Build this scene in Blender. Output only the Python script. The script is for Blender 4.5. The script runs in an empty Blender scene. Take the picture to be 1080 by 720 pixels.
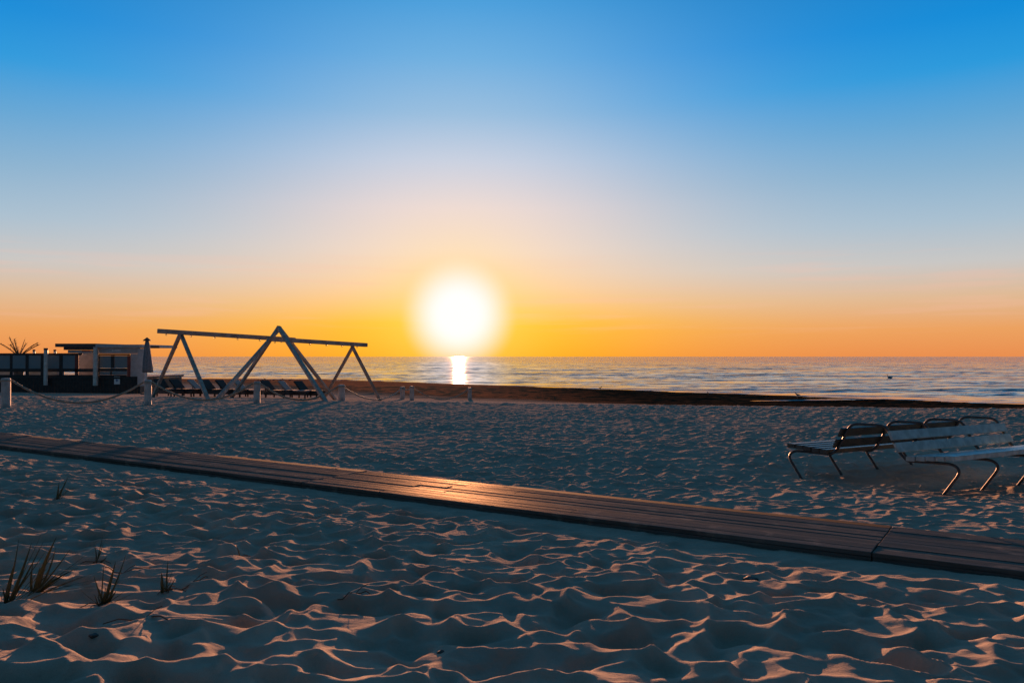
import bpy, bmesh, math, random
import numpy as np
from mathutils import Vector, Matrix

R = math.radians
rnd = random.Random(7)
scene = bpy.context.scene
COL = scene.collection

# ---------------------------------------------------------------- camera
F = 840.0; CAM_H = 1.6; HOR = 376.0
cam_d = bpy.data.cameras.new('camera'); cam = bpy.data.objects.new('camera', cam_d); COL.objects.link(cam)
cam_d.sensor_width = 36.0; cam_d.lens = 28.0
cam_d.clip_start = 0.05; cam_d.clip_end = 40000
cam.location = (0, 0, CAM_H)
cam.rotation_euler = (R(90 + 1.09), 0, 0)
scene.camera = cam

# ---------------------------------------------------------------- exposure
vs = scene.view_settings
scene.display_settings.display_device = 'sRGB'
vs.view_transform = 'Standard'; vs.look = 'None'; vs.gamma = 1.0; vs.use_curve_mapping = False
vs.exposure = 1.62
EXPO = 2 ** vs.exposure

# ---------------------------------------------------------------- sun
SUN_AZ = math.atan((484 - 540) / 840.0)
SUN_EL = R(3.0)
SDIR = Vector((math.sin(SUN_AZ) * math.cos(SUN_EL), math.cos(SUN_AZ) * math.cos(SUN_EL), math.sin(SUN_EL)))
sl = bpy.data.lights.new('sun', 'SUN'); sun = bpy.data.objects.new('sun', sl); COL.objects.link(sun)
sl.energy = 5.0; sl.angle = R(0.5); sl.color = (1.0, 0.42, 0.20)
sun.rotation_euler = SDIR.to_track_quat('Z', 'Y').to_euler()
sun.location = SDIR * 50

# ---------------------------------------------------------------- node helper
def lin(c):
    c = c / 255.0
    return c / 12.92 if c <= 0.04045 else ((c + 0.055) / 1.055) ** 2.4
def srgb(r, g, b, k=1.0):
    return (lin(r) * k, lin(g) * k, lin(b) * k, 1.0)

class NT:
    def __init__(s, tree): s.t = tree; s.n = tree.nodes; s.l = tree.links
    def node(s, ty, **kw):
        n = s.n.new(ty)
        for k, v in kw.items(): setattr(n, k, v)
        return n
    def link(s, a, b): s.l.new(a, b)
    def math(s, op, a, b=None, c=None, clamp=False):
        n = s.node('ShaderNodeMath', operation=op); n.use_clamp = clamp
        for i, v in enumerate((a, b, c)):
            if v is None: continue
            if isinstance(v, (int, float)): n.inputs[i].default_value = v
            else: s.link(v, n.inputs[i])
        return n.outputs[0]
    def mix(s, fac, a, b, mode='MIX'):
        n = s.node('ShaderNodeMix', data_type='RGBA', blend_type=mode)
        for sock, v in ((n.inputs[0], fac), (n.inputs[6], a), (n.inputs[7], b)):
            if isinstance(v, (int, float)): sock.default_value = v
            elif isinstance(v, tuple): sock.default_value = v
            else: s.link(v, sock)
        return n.outputs[2]
    def ramp(s, fac, stops, interp='LINEAR'):
        n = s.node('ShaderNodeValToRGB'); cr = n.color_ramp; cr.interpolation = interp
        cr.elements[0].position = stops[0][0]; cr.elements[0].color = stops[0][1]
        cr.elements[1].position = stops[-1][0]; cr.elements[1].color = stops[-1][1]
        for p, c in stops[1:-1]:
            e = cr.elements.new(p); e.color = c
        s.link(fac, n.inputs[0]); return n.outputs[0]
    def mapr(s, v, a, b, c=0.0, d=1.0, smooth=True):
        n = s.node('ShaderNodeMapRange', interpolation_type='SMOOTHSTEP' if smooth else 'LINEAR')
        n.inputs[1].default_value = a; n.inputs[2].default_value = b
        n.inputs[3].default_value = c; n.inputs[4].default_value = d
        s.link(v, n.inputs[0]); return n.outputs[0]

# ---------------------------------------------------------------- world (evening sky)
world = bpy.data.worlds.new('World'); scene.world = world; world.use_nodes = True
w = NT(world.node_tree); w.n.clear()
wout = w.node('ShaderNodeOutputWorld'); bg = w.node('ShaderNodeBackground')
tc = w.node('ShaderNodeTexCoord')
sep = w.node('ShaderNodeSeparateXYZ'); w.link(tc.outputs['Generated'], sep.inputs[0])
Z = sep.outputs['Z']
K = 1.0 / EXPO
# elevation in units of 0..1 = 0..90 degrees
elev = w.math('DIVIDE', w.math('ARCSINE', Z), math.pi / 2)
far = w.ramp(elev, [
    (0.000, srgb(234, 142, 80, K)), (0.020, srgb(236, 162, 98, K)), (0.042, srgb(224, 186, 150, K)),
    (0.066, srgb(200, 199, 198, K)), (0.095, srgb(168, 192, 210, K)), (0.130, srgb(134, 178, 210, K)),
    (0.163, srgb(96, 166, 214, K)), (0.197, srgb(34, 154, 222, K)), (0.229, srgb(0, 140, 218, K)),
    (0.290, srgb(20, 124, 196, K)), (0.360, srgb(60, 134, 188, K)), (0.500, srgb(72, 134, 178, K)),
    (0.680, srgb(46, 102, 138, K)), (1.000, srgb(34, 80, 110, K))])
near = w.ramp(elev, [
    (0.000, srgb(252, 168, 0, K)), (0.027, srgb(255, 190, 18, K)), (0.054, srgb(251, 206, 154, K)),
    (0.084, srgb(243, 217, 198, K)), (0.117, srgb(232, 216, 214, K)), (0.153, srgb(198, 208, 226, K)),
    (0.189, srgb(150, 190, 224, K)), (0.229, srgb(108, 176, 226, K)), (0.268, srgb(72, 160, 222, K)),
    (0.330, srgb(60, 146, 206, K)), (0.420, srgb(76, 144, 190, K)), (0.520, srgb(74, 136, 182, K)),
    (0.680, srgb(46, 102, 138, K)), (1.000, srgb(34, 80, 110, K))])
# horizontal angle to the sun
def dotdir(v):
    n = w.node('ShaderNodeVectorMath', operation='DOT_PRODUCT'); n.inputs[1].default_value = v
    w.link(tc.outputs['Generated'], n.inputs[0]); return n.outputs['Value']
hx = w.math('MULTIPLY', sep.outputs['X'], sep.outputs['X']); hy = w.math('MULTIPLY', sep.outputs['Y'], sep.outputs['Y'])
hl = w.math('MAXIMUM', w.math('SQRT', w.math('ADD', hx, hy)), 0.0001)
caz = w.math('DIVIDE', dotdir((math.sin(SUN_AZ), math.cos(SUN_AZ), 0)), hl)
az = w.math('DIVIDE', w.math('ARCCOSINE', w.math('MINIMUM', w.math('MAXIMUM', caz, -1.0), 1.0)), math.pi)
# 1 at the sun's azimuth, fading over about 25 degrees
azn = w.math('EXPONENT', w.math('MULTIPLY', w.math('POWER', w.math('DIVIDE', az, 0.088), 2.0), -1.0))
sky = w.mix(azn, far, near)
# the side of the sky away from the sun is much dimmer
back = w.mapr(az, 0.19, 0.55)
backcol = w.ramp(elev, [(0.0, srgb(118, 150, 174, K)), (0.09, srgb(88, 126, 154, K)), (0.2, srgb(28, 64, 88, K)), (1.0, srgb(34, 80, 110, K))])
sky = w.mix(back, sky, backcol)
# thin streaks of cloud low over the horizon
cmap = w.node('ShaderNodeMapping'); cmap.inputs['Scale'].default_value = (3.0, 3.0, 60.0)
w.link(tc.outputs['Generated'], cmap.inputs[0])
cn = w.node('ShaderNodeTexNoise'); cn.inputs['Scale'].default_value = 1.6; cn.inputs['Detail'].default_value = 5
w.link(cmap.outputs[0], cn.inputs['Vector'])
cband = w.math('MULTIPLY', w.mapr(elev, 0.012, 0.03), w.mapr(elev, 0.09, 0.06))
cl = w.math('MULTIPLY', w.mapr(cn.outputs[0], 0.52, 0.68), cband)
sky = w.mix(w.math('MULTIPLY', cl, 0.2), sky, srgb(246, 190, 168, K))
# glare round the sun
ang = w.math('MULTIPLY', w.math('ARCCOSINE', w.math('MINIMUM', dotdir(tuple(SDIR)), 1.0)), 180 / math.pi)
g1 = w.math('EXPONENT', w.math('MULTIPLY', w.math('POWER', w.math('DIVIDE', ang, 5.2), 2.0), -1.0))
sky = w.mix(w.math('MULTIPLY', g1, 0.4), sky, srgb(255, 230, 130, K))
g2 = w.mapr(ang, 1.2, 4.4, 1.0, 0.0)
sky = w.mix(g2, sky, srgb(252, 245, 250, K * 1.05))
nish = w.node('ShaderNodeTexSky'); nish.sky_type = 'NISHITA'; nish.sun_disc = False
nish.sun_elevation = SUN_EL; nish.sun_rotation = SUN_AZ; nish.air_density = 1.0; nish.dust_density = 1.0
sc_n = w.node('ShaderNodeVectorMath', operation='SCALE'); w.link(nish.outputs[0], sc_n.inputs[0]); sc_n.inputs['Scale'].default_value = 0.05
sky = w.mix(0.03, sky, sc_n.outputs[0])
w.link(sky, bg.inputs['Color']); bg.inputs['Strength'].default_value = 1.0
w.link(bg.outputs[0], wout.inputs['Surface'])

# ================================================================ materials
def material(name, base, rough=0.6, metal=0.0, spec=0.5, noise=0.0, nscale=8.0, bump=0.0, bscale=40.0, stretch=None, base2=None):
    m = bpy.data.materials.new(name); m.use_nodes = True
    t = NT(m.node_tree); p = t.n['Principled BSDF']
    p.inputs['Roughness'].default_value = rough; p.inputs['Metallic'].default_value = metal
    p.inputs['Specular IOR Level'].default_value = spec
    p.inputs['Base Color'].default_value = (*base, 1)
    co = t.node('ShaderNodeTexCoord'); mp = t.node('ShaderNodeMapping'); t.link(co.outputs['Object'], mp.inputs[0])
    if stretch: mp.inputs['Scale'].default_value = stretch
    if noise > 0:
        n = t.node('ShaderNodeTexNoise'); n.inputs['Scale'].default_value = nscale; n.inputs['Detail'].default_value = 6
        t.link(mp.outputs[0], n.inputs['Vector'])
        b2 = base2 if base2 else tuple(c * (1 - noise) for c in base)
        t.link(t.mix(t.mapr(n.outputs[0], 0.35, 0.65), (*base, 1), (*b2, 1)), p.inputs['Base Color'])
    if bump > 0:
        n = t.node('ShaderNodeTexNoise'); n.inputs['Scale'].default_value = bscale; n.inputs['Detail'].default_value = 4
        t.link(mp.outputs[0], n.inputs['Vector'])
        b = t.node('ShaderNodeBump'); b.inputs['Strength'].default_value = bump; b.inputs['Distance'].default_value = 0.01
        t.link(n.outputs[0], b.inputs['Height']); t.link(b.outputs[0], p.inputs['Normal'])
    return m

M = {}
M['white_paint'] = material('white_paint', (.62, .62, .60), .55, noise=.25, nscale=6, bump=.3)
M['post_paint'] = material('post_paint', (.46, .45, .44), .7, noise=.35, nscale=5, bump=.4)
M['frame_wood'] = material('frame_wood', (.34, .31, .28), .7, noise=.35, nscale=4, bump=.5, stretch=(1, 1, 1), base2=(.22, .19, .17))
M['rope'] = material('rope', (.36, .32, .26), .9, noise=.3, nscale=60, bump=.8, bscale=90)
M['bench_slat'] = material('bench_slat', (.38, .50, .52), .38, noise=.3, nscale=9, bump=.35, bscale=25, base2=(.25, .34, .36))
M['bench_shaded'] = material('bench_shaded', (.028, .036, .034), .36, noise=.4, nscale=9, bump=.35, bscale=25, base2=(.05, .06, .055))  # shade on the far bench half put into a near-black slat colour
M['bench_tube'] = material('bench_tube', (.045, .05, .055), .5, metal=0.0, noise=.4, nscale=20, bump=.1)
M['dark_wood'] = material('dark_wood', (.022, .024, .026), .6, noise=.5, nscale=5, bump=.3)
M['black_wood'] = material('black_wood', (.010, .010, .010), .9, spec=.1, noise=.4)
M['dark_fabric'] = material('dark_fabric', (.028, .024, .022), .85, noise=.3, nscale=30, bump=.3)
M['pale_fabric'] = material('pale_fabric', (.34, .27, .25), .85, noise=.2, nscale=30, bump=.3)
M['parasol_cloth'] = material('parasol_cloth', (.20, .22, .25), .9, noise=.25, nscale=12, bump=.4)
M['cap_cloth'] = material('cap_cloth', (.13, .07, .05), .9)
M['roof_dark'] = material('roof_dark', (.10, .09, .085), .8, noise=.3)
M['wall_grey'] = material('wall_grey', (.42, .46, .50), .7, noise=.2, nscale=3)
M['wall_pale'] = material('wall_pale', (.50, .44, .42), .7, noise=.2, nscale=3)
M['red_paint'] = material('red_paint', (.22, .045, .03), .6, noise=.3)
M['red_stripe'] = material('red_stripe', (.5, .06, .05), .6)
M['blue_cloth'] = material('blue_cloth', (.05, .16, .32), .8, noise=.3)
M['terracotta'] = material('terracotta', (.10, .11, .12), .8)
M['leaf_dry'] = material('leaf_dry', (.10, .075, .035), .7, noise=.4, nscale=12)
M['grass'] = material('grass', (.035, .06, .028), .55, noise=.5, nscale=25, base2=(.08, .075, .03))
M['twig'] = material('twig', (.09, .06, .04), 1.0, spec=0.0)
M['stone'] = material('stone', (.06, .055, .05), .8, noise=.4, nscale=20)
M['gull'] = material('gull', (.10, .095, .09), .8)
M['steel'] = material('steel', (.3, .3, .3), .4, metal=.9)
M['sign_white'] = material('sign_white', (.72, .74, .76), .5)
M['sign_blue'] = material('sign_blue', (.06, .12, .28), .5)
# windbreak pane, grey-blue reflections put into its base colour
gm = bpy.data.materials.new('windbreak_glass'); gm.use_nodes = True
p = gm.node_tree.nodes['Principled BSDF']
p.inputs['Base Color'].default_value = (.20, .27, .31, 1); p.inputs['Roughness'].default_value = .2
p.inputs['Transmission Weight'].default_value = 0.10; p.inputs['IOR'].default_value = 1.12
M['glass'] = gm

# ================================================================ mesh helpers
def link(name, me, mat, parent=None):
    o = bpy.data.objects.new(name, me); COL.objects.link(o)
    if mat is not None: me.materials.append(mat)
    if parent is not None: o.parent = parent
    return o
def finish(name, bm, mat, parent=None, smooth=False):
    me = bpy.data.meshes.new(name); bmesh.ops.recalc_face_normals(bm, faces=bm.faces[:]); bm.to_mesh(me); bm.free()
    if smooth:
        for f in me.polygons: f.use_smooth = True
    return link(name, me, mat, parent)
def empty(name, loc, rz=0.0):
    o = bpy.data.objects.new(name, None); COL.objects.link(o); o.location = loc; o.rotation_euler = (0, 0, rz)
    o.empty_display_size = .2; return o
def tag(o, label=None, cat=None, group=None, kind=None):
    if label: o['label'] = label
    if cat: o['category'] = cat
    if group: o['group'] = group
    if kind: o['kind'] = kind
    return o
def box(bm, c, s, rot=None, bevel=0.0, taper=None):
    """c centre, s full size, rot Matrix 3x3"""
    r = bmesh.ops.create_cube(bm, size=1.0); vs_ = r['verts']
    for v in vs_:
        v.co = Vector((v.co.x * s[0], v.co.y * s[1], v.co.z * s[2]))
        if taper and v.co.z > 0: v.co.x *= taper; v.co.y *= taper
    if bevel > 0:
        es = list({e for v in vs_ for e in v.link_edges})
        rr = bmesh.ops.bevel(bm, geom=es, offset=bevel, segments=2, affect='EDGES', profile=.6)
        vs_ = list({v for f in rr['faces'] for v in f.verts} | {v for v in vs_ if v.is_valid})
    for v in vs_:
        v.co = (rot @ v.co if rot is not None else v.co) + Vector(c)
    return vs_
def beam(bm, a, b, wd, ht, up=Vector((0, 0, 1)), bevel=0.0):
    """box running from a to b; wd sideways, ht along 'up'"""
    a = Vector(a); b = Vector(b); d = (b - a); L = d.length; d.normalize()
    s = d.cross(up).normalized(); u = s.cross(d).normalized()
    rot = Matrix((d, s, u)).transposed()
    return box(bm, (a + b) / 2, (L, wd, ht), rot, bevel)
def tube(bm, pts, r, seg=8, cap=True, radii=None):
    pts = [Vector(p) for p in pts]; rings = []
    n = len(pts); prev = None
    for i, p_ in enumerate(pts):
        t = (pts[min(i + 1, n - 1)] - pts[max(i - 1, 0)]).normalized()
        if prev is None:
            ref = Vector((0, 0, 1)) if abs(t.z) < .9 else Vector((1, 0, 0))
            u = t.cross(ref).normalized()
        else:
            u = (prev - t * prev.dot(t)).normalized()
        prev = u; v = t.cross(u)
        rr = radii[i] if radii else r
        rings.append([bm.verts.new(p_ + (u * math.cos(k * 2 * math.pi / seg) + v * math.sin(k * 2 * math.pi / seg)) * rr) for k in range(seg)])
    for i in range(n - 1):
        for k in range(seg):
            bm.faces.new((rings[i][k], rings[i][(k + 1) % seg], rings[i + 1][(k + 1) % seg], rings[i + 1][k]))
    if cap:
        bm.faces.new(rings[0][::-1]); bm.faces.new(rings[-1])
def smooth_path(pts, rad=0.08, n=6):
    """round the corners of a polyline"""
    pts = [Vector(p) for p in pts]; out = [pts[0]]
    for i in range(1, len(pts) - 1):
        a, b, c = pts[i - 1], pts[i], pts[i + 1]
        r1 = min(rad, (b - a).length * .48); r2 = min(rad, (c - b).length * .48)
        p0 = b + (a - b).normalized() * r1; p1 = b + (c - b).normalized() * r2
        for k in range(n + 1):
            t = k / n; out.append(p0 * (1 - t) ** 2 + b * 2 * t * (1 - t) + p1 * t * t)
    out.append(pts[-1]); return out

# ================================================================ terrain
def vnoise(x, y, seed=0):
    xi = np.floor(x).astype(np.int64); yi = np.floor(y).astype(np.int64); xf = x - xi; yf = y - yi
    def h(a, b):
        n = (a * 374761393 + b * 668265263 + seed * 974634777) & 0xffffffff
        n = ((n ^ (n >> 13)) * 1274126177) & 0xffffffff
        n = (n ^ (n >> 16)) & 0xffffffff
        return n / 4294967295.0
    u = xf * xf * xf * (xf * (xf * 6 - 15) + 10); v = yf * yf * yf * (yf * (yf * 6 - 15) + 10)
    return (h(xi, yi) * (1 - u) + h(xi + 1, yi) * u) * (1 - v) + (h(xi, yi + 1) * (1 - u) + h(xi + 1, yi + 1) * u) * v
def fbm(x, y, seed=0, octv=3):
    s = 0; a = .5; t = 0
    for i in range(octv):
        s = s + a * vnoise(x * 2 ** i + 17.3 * i, y * 2 ** i - 9.1 * i, seed + i); t += a; a *= .5
    return s / t
def pits(x, y, cell, seed):
    """smooth hollows with crests between them: soft-min distance to jittered points, each with its own depth"""
    gx = x / cell; gy = y / cell
    xi = np.floor(gx).astype(np.int64); yi = np.floor(gy).astype(np.int64)
    def h(a, b, s):
        n = (a * 374761393 + b * 668265263 + (seed * 31 + s) * 974634777) & 0xffffffff
        n = ((n ^ (n >> 13)) * 1274126177) & 0xffffffff
        return ((n ^ (n >> 16)) & 0xffffffff) / 4294967295.0
    acc = np.zeros_like(gx); k = 7.0
    for dx in (-1, 0, 1):
        for dy in (-1, 0, 1):
            cx = xi + dx; cy = yi + dy
            px = cx + .5 + (h(cx, cy, 1) - .5) * .95; py = cy + .5 + (h(cx, cy, 2) - .5) * .95
            d2 = (gx - px) ** 2 + (gy - py) ** 2
            acc += np.exp(-k * (d2 * (0.75 + .7 * h(cx, cy, 4)) + (h(cx, cy, 3) - .5) * .24))
    return -np.log(acc) / k        # low in hollows, high on crests

# boardwalk front edge
BW_A = np.array([-8.59, 13.37]); BW_B = np.array([3.55, 5.525])
BW_D = (BW_B - BW_A) / np.linalg.norm(BW_B - BW_A); BW_N = np.array([-BW_D[1], BW_D[0]]); BW_W = 1.12; BW_Z = 0.12
EDGE_A = (-14.5, 28.8); EDGE_B = (15.4, 21.9)
def shore(x, y):
    """distance beyond the crest of the dry beach, and local width down to the water"""
    dx = EDGE_B[0] - EDGE_A[0]; dy = EDGE_B[1] - EDGE_A[1]; L = math.hypot(dx, dy)
    nx, ny = -dy / L, dx / L
    s = (x - EDGE_A[0]) * nx + (y - EDGE_A[1]) * ny
    u = (x - EDGE_A[0]) * dx / L + (y - EDGE_A[1]) * dy / L
    wdt = np.clip(49.7 - u * 0.62, 21.7, 63.0)
    return s, wdt
SEA = -1.10
def ground_base(x, y):
    x = np.asarray(x, float); y = np.asarray(y, float)
    s, wdt = shore(x, y)
    t = np.clip(s / wdt, 0, 1)
    f = 1 - (1 - t) ** 2.6
    q0 = (x - BW_A[0]) * BW_N[0] + (y - BW_A[1]) * BW_N[1]
    z = SEA * f + (1 - f) * .008 * np.clip(q0 - 1, 0, 20)
    z = np.where(s > wdt, SEA - np.minimum((s - wdt) * .03, 3.0), z)
    # far side of the boardwalk lies a little higher than the near side
    q = (x - BW_A[0]) * BW_N[0] + (y - BW_A[1]) * BW_N[1]
    z = z + .06 * np.clip((q - .3) / .8, 0, 1) * np.clip((16 - q) / 10, 0, 1)
    # near side rises a little away from the boardwalk
    z = z + .055 * np.clip((.3 - q) / .3, 0, 1) + .055 * np.clip((-q - .15) / 1.3, 0, 1) * np.clip((1.5 - x) / 6, .6, 1)
    # low mound with marram tufts, near left
    z = z + .20 * np.exp(-(((x + 3.0) / 1.7) ** 2 + ((y - 3.0) / 1.7) ** 2)) + .035 * np.clip(6.2 - y, 0, 3)
    # trampled low area round the benches
    z = z - .13 * np.exp(-(((x - 5.6) / 2.4) ** 2 + ((y - 10.2) / 1.6) ** 2))
    return z
def ground_full(x, y):
    z = ground_base(x, y)
    s, wdt = shore(x, y)
    q = (x - BW_A[0]) * BW_N[0] + (y - BW_A[1]) * BW_N[1]
    nearf = np.clip((0.3 - q) / .6, 0, 1)
    land = np.clip(-s / 5.0 + 1.0, 0, 1)                    # trampled sand ends near the crest
    wx = x + .16 * (fbm(x * 2.1, y * 2.1, 3) - .5) * 2; wy = y + .16 * (fbm(x * 2.1 + 50, y * 2.1, 5) - .5) * 2
    # near: big soft hollows
    a = pits(wx * .82, wy * 1.08, .285, 1); a = .16 * np.tanh((a + .02) / .15) ; b = pits(wx * 1.0 + 3.7, wy + 1.3, .14, 2)
    amp = .75 + .5 * fbm(x * .8, y * .8, 11, 2)
    soft = np.clip((q + 1.6) / 1.4, 0, 1)                    # smoother drift in the lee of the boardwalk
    zn = (.30 * a + .055 * b) * amp * (1 - .45 * soft)
    zn += .012 * (fbm(x * 7, y * 7, 23, 3) - .5) + .005 * (fbm(x * 19, y * 19, 24, 2) - .5) + .03 * (fbm(x * .45, y * .6, 21, 3) - .5) + .03 * (fbm(x * 1.1, y * 1.3, 22, 2) - .5)
    zn -= .015
    # beyond: smaller footprints
    c = pits(wx * 1.0, wy, .30, 7); c = .16 * np.tanh((c + .02) / .15); d = pits(wx + 9.1, wy + 2.2, .135, 8)
    zf = (.062 * c + .046 * d) * (.25 + 1.3 * fbm(x * .35, y * .35, 31, 2)) + .02 * (fbm(x * .35, y * .45, 33, 3) - .5) + .030 * (fbm(x * 5, y * 5, 35, 4) - .5) - .012
    z = z + land * (nearf * zn + (1 - nearf) * zf)
    # beyond the crest: slight undulation, seaweed lumps
    m = 1 - land
    wr = np.clip((s / wdt - .35) / .15, 0, 1) * np.clip((1.0 - s / wdt) / .08, 0, 1)
    z = z + m * (.05 * (fbm(x * .25, y * .6, 41, 3) - .5)) + wr * .10 * fbm(x * 1.2, y * 1.6, 43, 3) * (s / wdt > .3)
    # keep clear of the deck boards, sand drifted up to the far edge
    cap = np.where((q > -.03) & (q < BW_W - .02), BW_Z - .07, 10.0)
    edge = np.clip((q - (BW_W - .02)) / .35, 0, 1)
    lip = BW_Z - .02 + .07 * (fbm(x * 1.9, y * 1.9, 51, 4) - .42)
    near_lip = (q >= BW_W - .10) & (q < BW_W + .35)
    z = np.where(near_lip, lip * (1 - edge) + z * edge, z)
    cap = np.where((q > -.03) & (q < BW_W - .10), BW_Z - .07, 10.0)
    z = np.minimum(z, cap)
    # sand scooped low along the shaded front edge
    fr = np.exp(-((q + .15) / .25) ** 2)
    z = np.where(q < 0.0, z * (1 - .5 * fr) + .026 * fr, z)
    return z

def gz(x, y): return float(ground_full(np.array([x]), np.array([y]))[0])
def at(px, py):
    """ground point seen at that place of the photo"""
    k = (py - HOR) / F; lx = (px - 540) / F
    d = CAM_H / k
    for _ in range(40):
        z = float(ground_base(lx * d, d)); d = .5 * d + .5 * (CAM_H - z) / k
    return Vector((lx * d, d, float(ground_base(lx * d, d))))
def pt(px, py, d):
    return Vector(((px - 540) / F * d, d, CAM_H - (py - HOR) / F * d))

def grid_mesh(name, X, Y, Zs):
    nr, nc = X.shape
    co = np.stack([X, Y, Zs], -1).reshape(-1, 3).astype(np.float32)
    idx = np.arange(nr * nc).reshape(nr, nc)
    f = np.stack([idx[:-1, :-1], idx[:-1, 1:], idx[1:, 1:], idx[1:, :-1]], -1).reshape(-1, 4).astype(np.int32)
    me = bpy.data.meshes.new(name)
    me.vertices.add(len(co)); me.vertices.foreach_set('co', co.ravel())
    me.loops.add(f.size); me.loops.foreach_set('vertex_index', f.ravel())
    me.polygons.add(len(f)); me.polygons.foreach_set('loop_start', np.arange(0, f.size, 4, dtype=np.int32))
    me.polygons.foreach_set('use_smooth', np.ones(len(f), dtype=bool))
    me.update(calc_edges=True)
    return me

ys = [-60, -40, -28, -20, -14, -10, -8] + list(np.arange(-6.5, 2.6, .12))
y_ = 2.6
while y_ < 170:
    ys.append(y_); y_ += .015 if y_ < 7 else .015 + (y_ - 7) * .0042
    if y_ > 70: y_ += 2
ys = np.array(ys)
us = np.concatenate([-np.geomspace(1.0, 22.0, 60)[::-1] * 5.2, np.arange(-5.18, 5.19, .015), np.geomspace(1.0, 22.0, 60) * 5.2])
wv = np.maximum(1.0, ys / 6.4)
X = us[None, :] * wv[:, None]; Y = np.repeat(ys[:, None], len(us), 1)
Zg = ground_full(X, Y)
me = grid_mesh('sand_beach', X, Y, Zg)
s_, w_ = shore(X, Y)
tt = s_ / w_
thr = np.interp(X, [-30, -12, -3, 8, 25], [.75, .52, .42, .30, .17])
wet = np.clip((tt - thr * .75 + .10 * (fbm(X * .12, Y * .5, 61, 3) - .5)) / .16, 0, 1)
wrack = np.clip((tt - thr - .03 + .05 * (fbm(X * .10, Y * .35, 63, 3) - .5)) / .06, 0, 1)
for nm, arr in (('wet', wet), ('wrack', wrack)):
    at_ = me.attributes.new(nm, 'FLOAT', 'POINT'); at_.data.foreach_set('value', arr.ravel().astype(np.float32))
sm = bpy.data.materials.new('sand'); sm.use_nodes = True
t = NT(sm.node_tree); p = t.n['Principled BSDF']
co = t.node('ShaderNodeTexCoord')
def tnoise(t, co, scale, detail=4, stretch=None, rough=.5):
    n = t.node('ShaderNodeTexNoise'); n.inputs['Scale'].default_value = scale; n.inputs['Detail'].default_value = detail
    n.inputs['Roughness'].default_value = rough
    if stretch:
        mp = t.node('ShaderNodeMapping'); mp.inputs['Scale'].default_value = stretch; t.link(co, mp.inputs[0]); co = mp.outputs[0]
    t.link(co, n.inputs['Vector']); return n.outputs[0]
OC = co.outputs['Object']
n1 = tnoise(t, OC, 1.3, 6); n2 = tnoise(t, OC, 420, 2); n3 = tnoise(t, OC, 22, 5)
dry = t.mix(t.mapr(n1, .3, .7), (.40, .335, .27, 1), (.33, .275, .225, 1))
dry = t.mix(t.mapr(n2, .42, .75, 0, .45), dry, (.16, .13, .11, 1))
dry = t.mix(t.mapr(n3, .55, .8, 0, .35), dry, (.25, .20, .165, 1))
aw = t.node('ShaderNodeAttribute', attribute_name='wet'); ak = t.node('ShaderNodeAttribute', attribute_name='wrack')
col = t.mix(aw.outputs['Fac'], dry, (.16, .115, .08, 1))
wk = tnoise(t, OC, 2.2, 6, (0.5, 1.5, 1))
col = t.mix(ak.outputs['Fac'], col, t.mix(t.mapr(wk, .4, .7), (.022, .017, .012, 1), (.05, .036, .022, 1)))
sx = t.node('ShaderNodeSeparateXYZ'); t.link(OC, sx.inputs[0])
wet_flare = t.math('MULTIPLY', ak.outputs['Fac'], t.mapr(sx.outputs['X'], -6, 9, .8, 0))
col = t.mix(wet_flare, col, (.34, .15, .075, 1))  # wet sand towards the left, with lens-flare orange painted into its colour
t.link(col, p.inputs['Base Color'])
p.inputs['Roughness'].default_value = 1; p.inputs['Specular IOR Level'].default_value = 0.0
bmp = t.node('ShaderNodeBump'); bmp.inputs['Strength'].default_value = .55; bmp.inputs['Distance'].default_value = .012
hs = t.math('ADD', t.math('MULTIPLY', tnoise(t, OC, 28, 6, None, .6), 1.0), t.math('MULTIPLY', n2, .25))
t.link(hs, bmp.inputs['Height']); t.link(bmp.outputs[0], p.inputs['Normal'])
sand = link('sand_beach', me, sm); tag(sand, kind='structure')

# ---------------------------------------------------------------- sea
ys = [-400.0, -200.0, -90.0, -40.0, -10.0, 8.0, 18.0, 24.0]
while ys[-1] < 30000:
    y_ = ys[-1]; ys.append(y_ + max(.12, .0045 * (y_ - 30)) if y_ < 400 else y_ * 1.06)
ys = np.array(ys)
us = np.concatenate([-np.geomspace(1, 8, 20)[::-1] * .8, np.arange(-.79, .791, .004), np.geomspace(1, 8, 20) * .8])
X = us[None, :] * np.maximum(ys, 40)[:, None]; Y = np.repeat(ys[:, None], len(us), 1)
s_, w_ = shore(X, Y)
out = np.clip((s_ - w_) / 12, 0.12, 1); fade = np.clip(1.3 - Y / 500, 0, 1)
dx = EDGE_B[0] - EDGE_A[0]; dy = EDGE_B[1] - EDGE_A[1]; L = math.hypot(dx, dy)
al = X * dx / L + Y * dy / L; ac = -X * dy / L + Y * dx / L
warp = 5 * (fbm(al * .02, ac * .05, 71, 3) - .5)
sw = .10 * np.sin((ac + warp) * 2 * math.pi / 9.0) * np.clip(fbm(al * .03, ac * .06, 72, 2) * 2 - .7, 0, 1)
ch = .09 * (fbm(al * .07, ac * .8, 73, 3) - .5) + .05 * (fbm(al * .2, ac * 3.0, 75, 2) - .5)
Zs = SEA + (sw + ch) * out * fade
sme = grid_mesh('sea', X, Y, Zs)
wm = bpy.data.materials.new('sea_water'); wm.use_nodes = True
t = NT(wm.node_tree); p = t.n['Principled BSDF']
p.inputs['Base Color'].default_value = (.03, .09, .12, 1); p.inputs['Roughness'].default_value = .05; p.inputs['IOR'].default_value = 1.33
co = t.node('ShaderNodeTexCoord'); OC = co.outputs['Object']
p.inputs['Coat Weight'].default_value = 0.0
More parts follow.
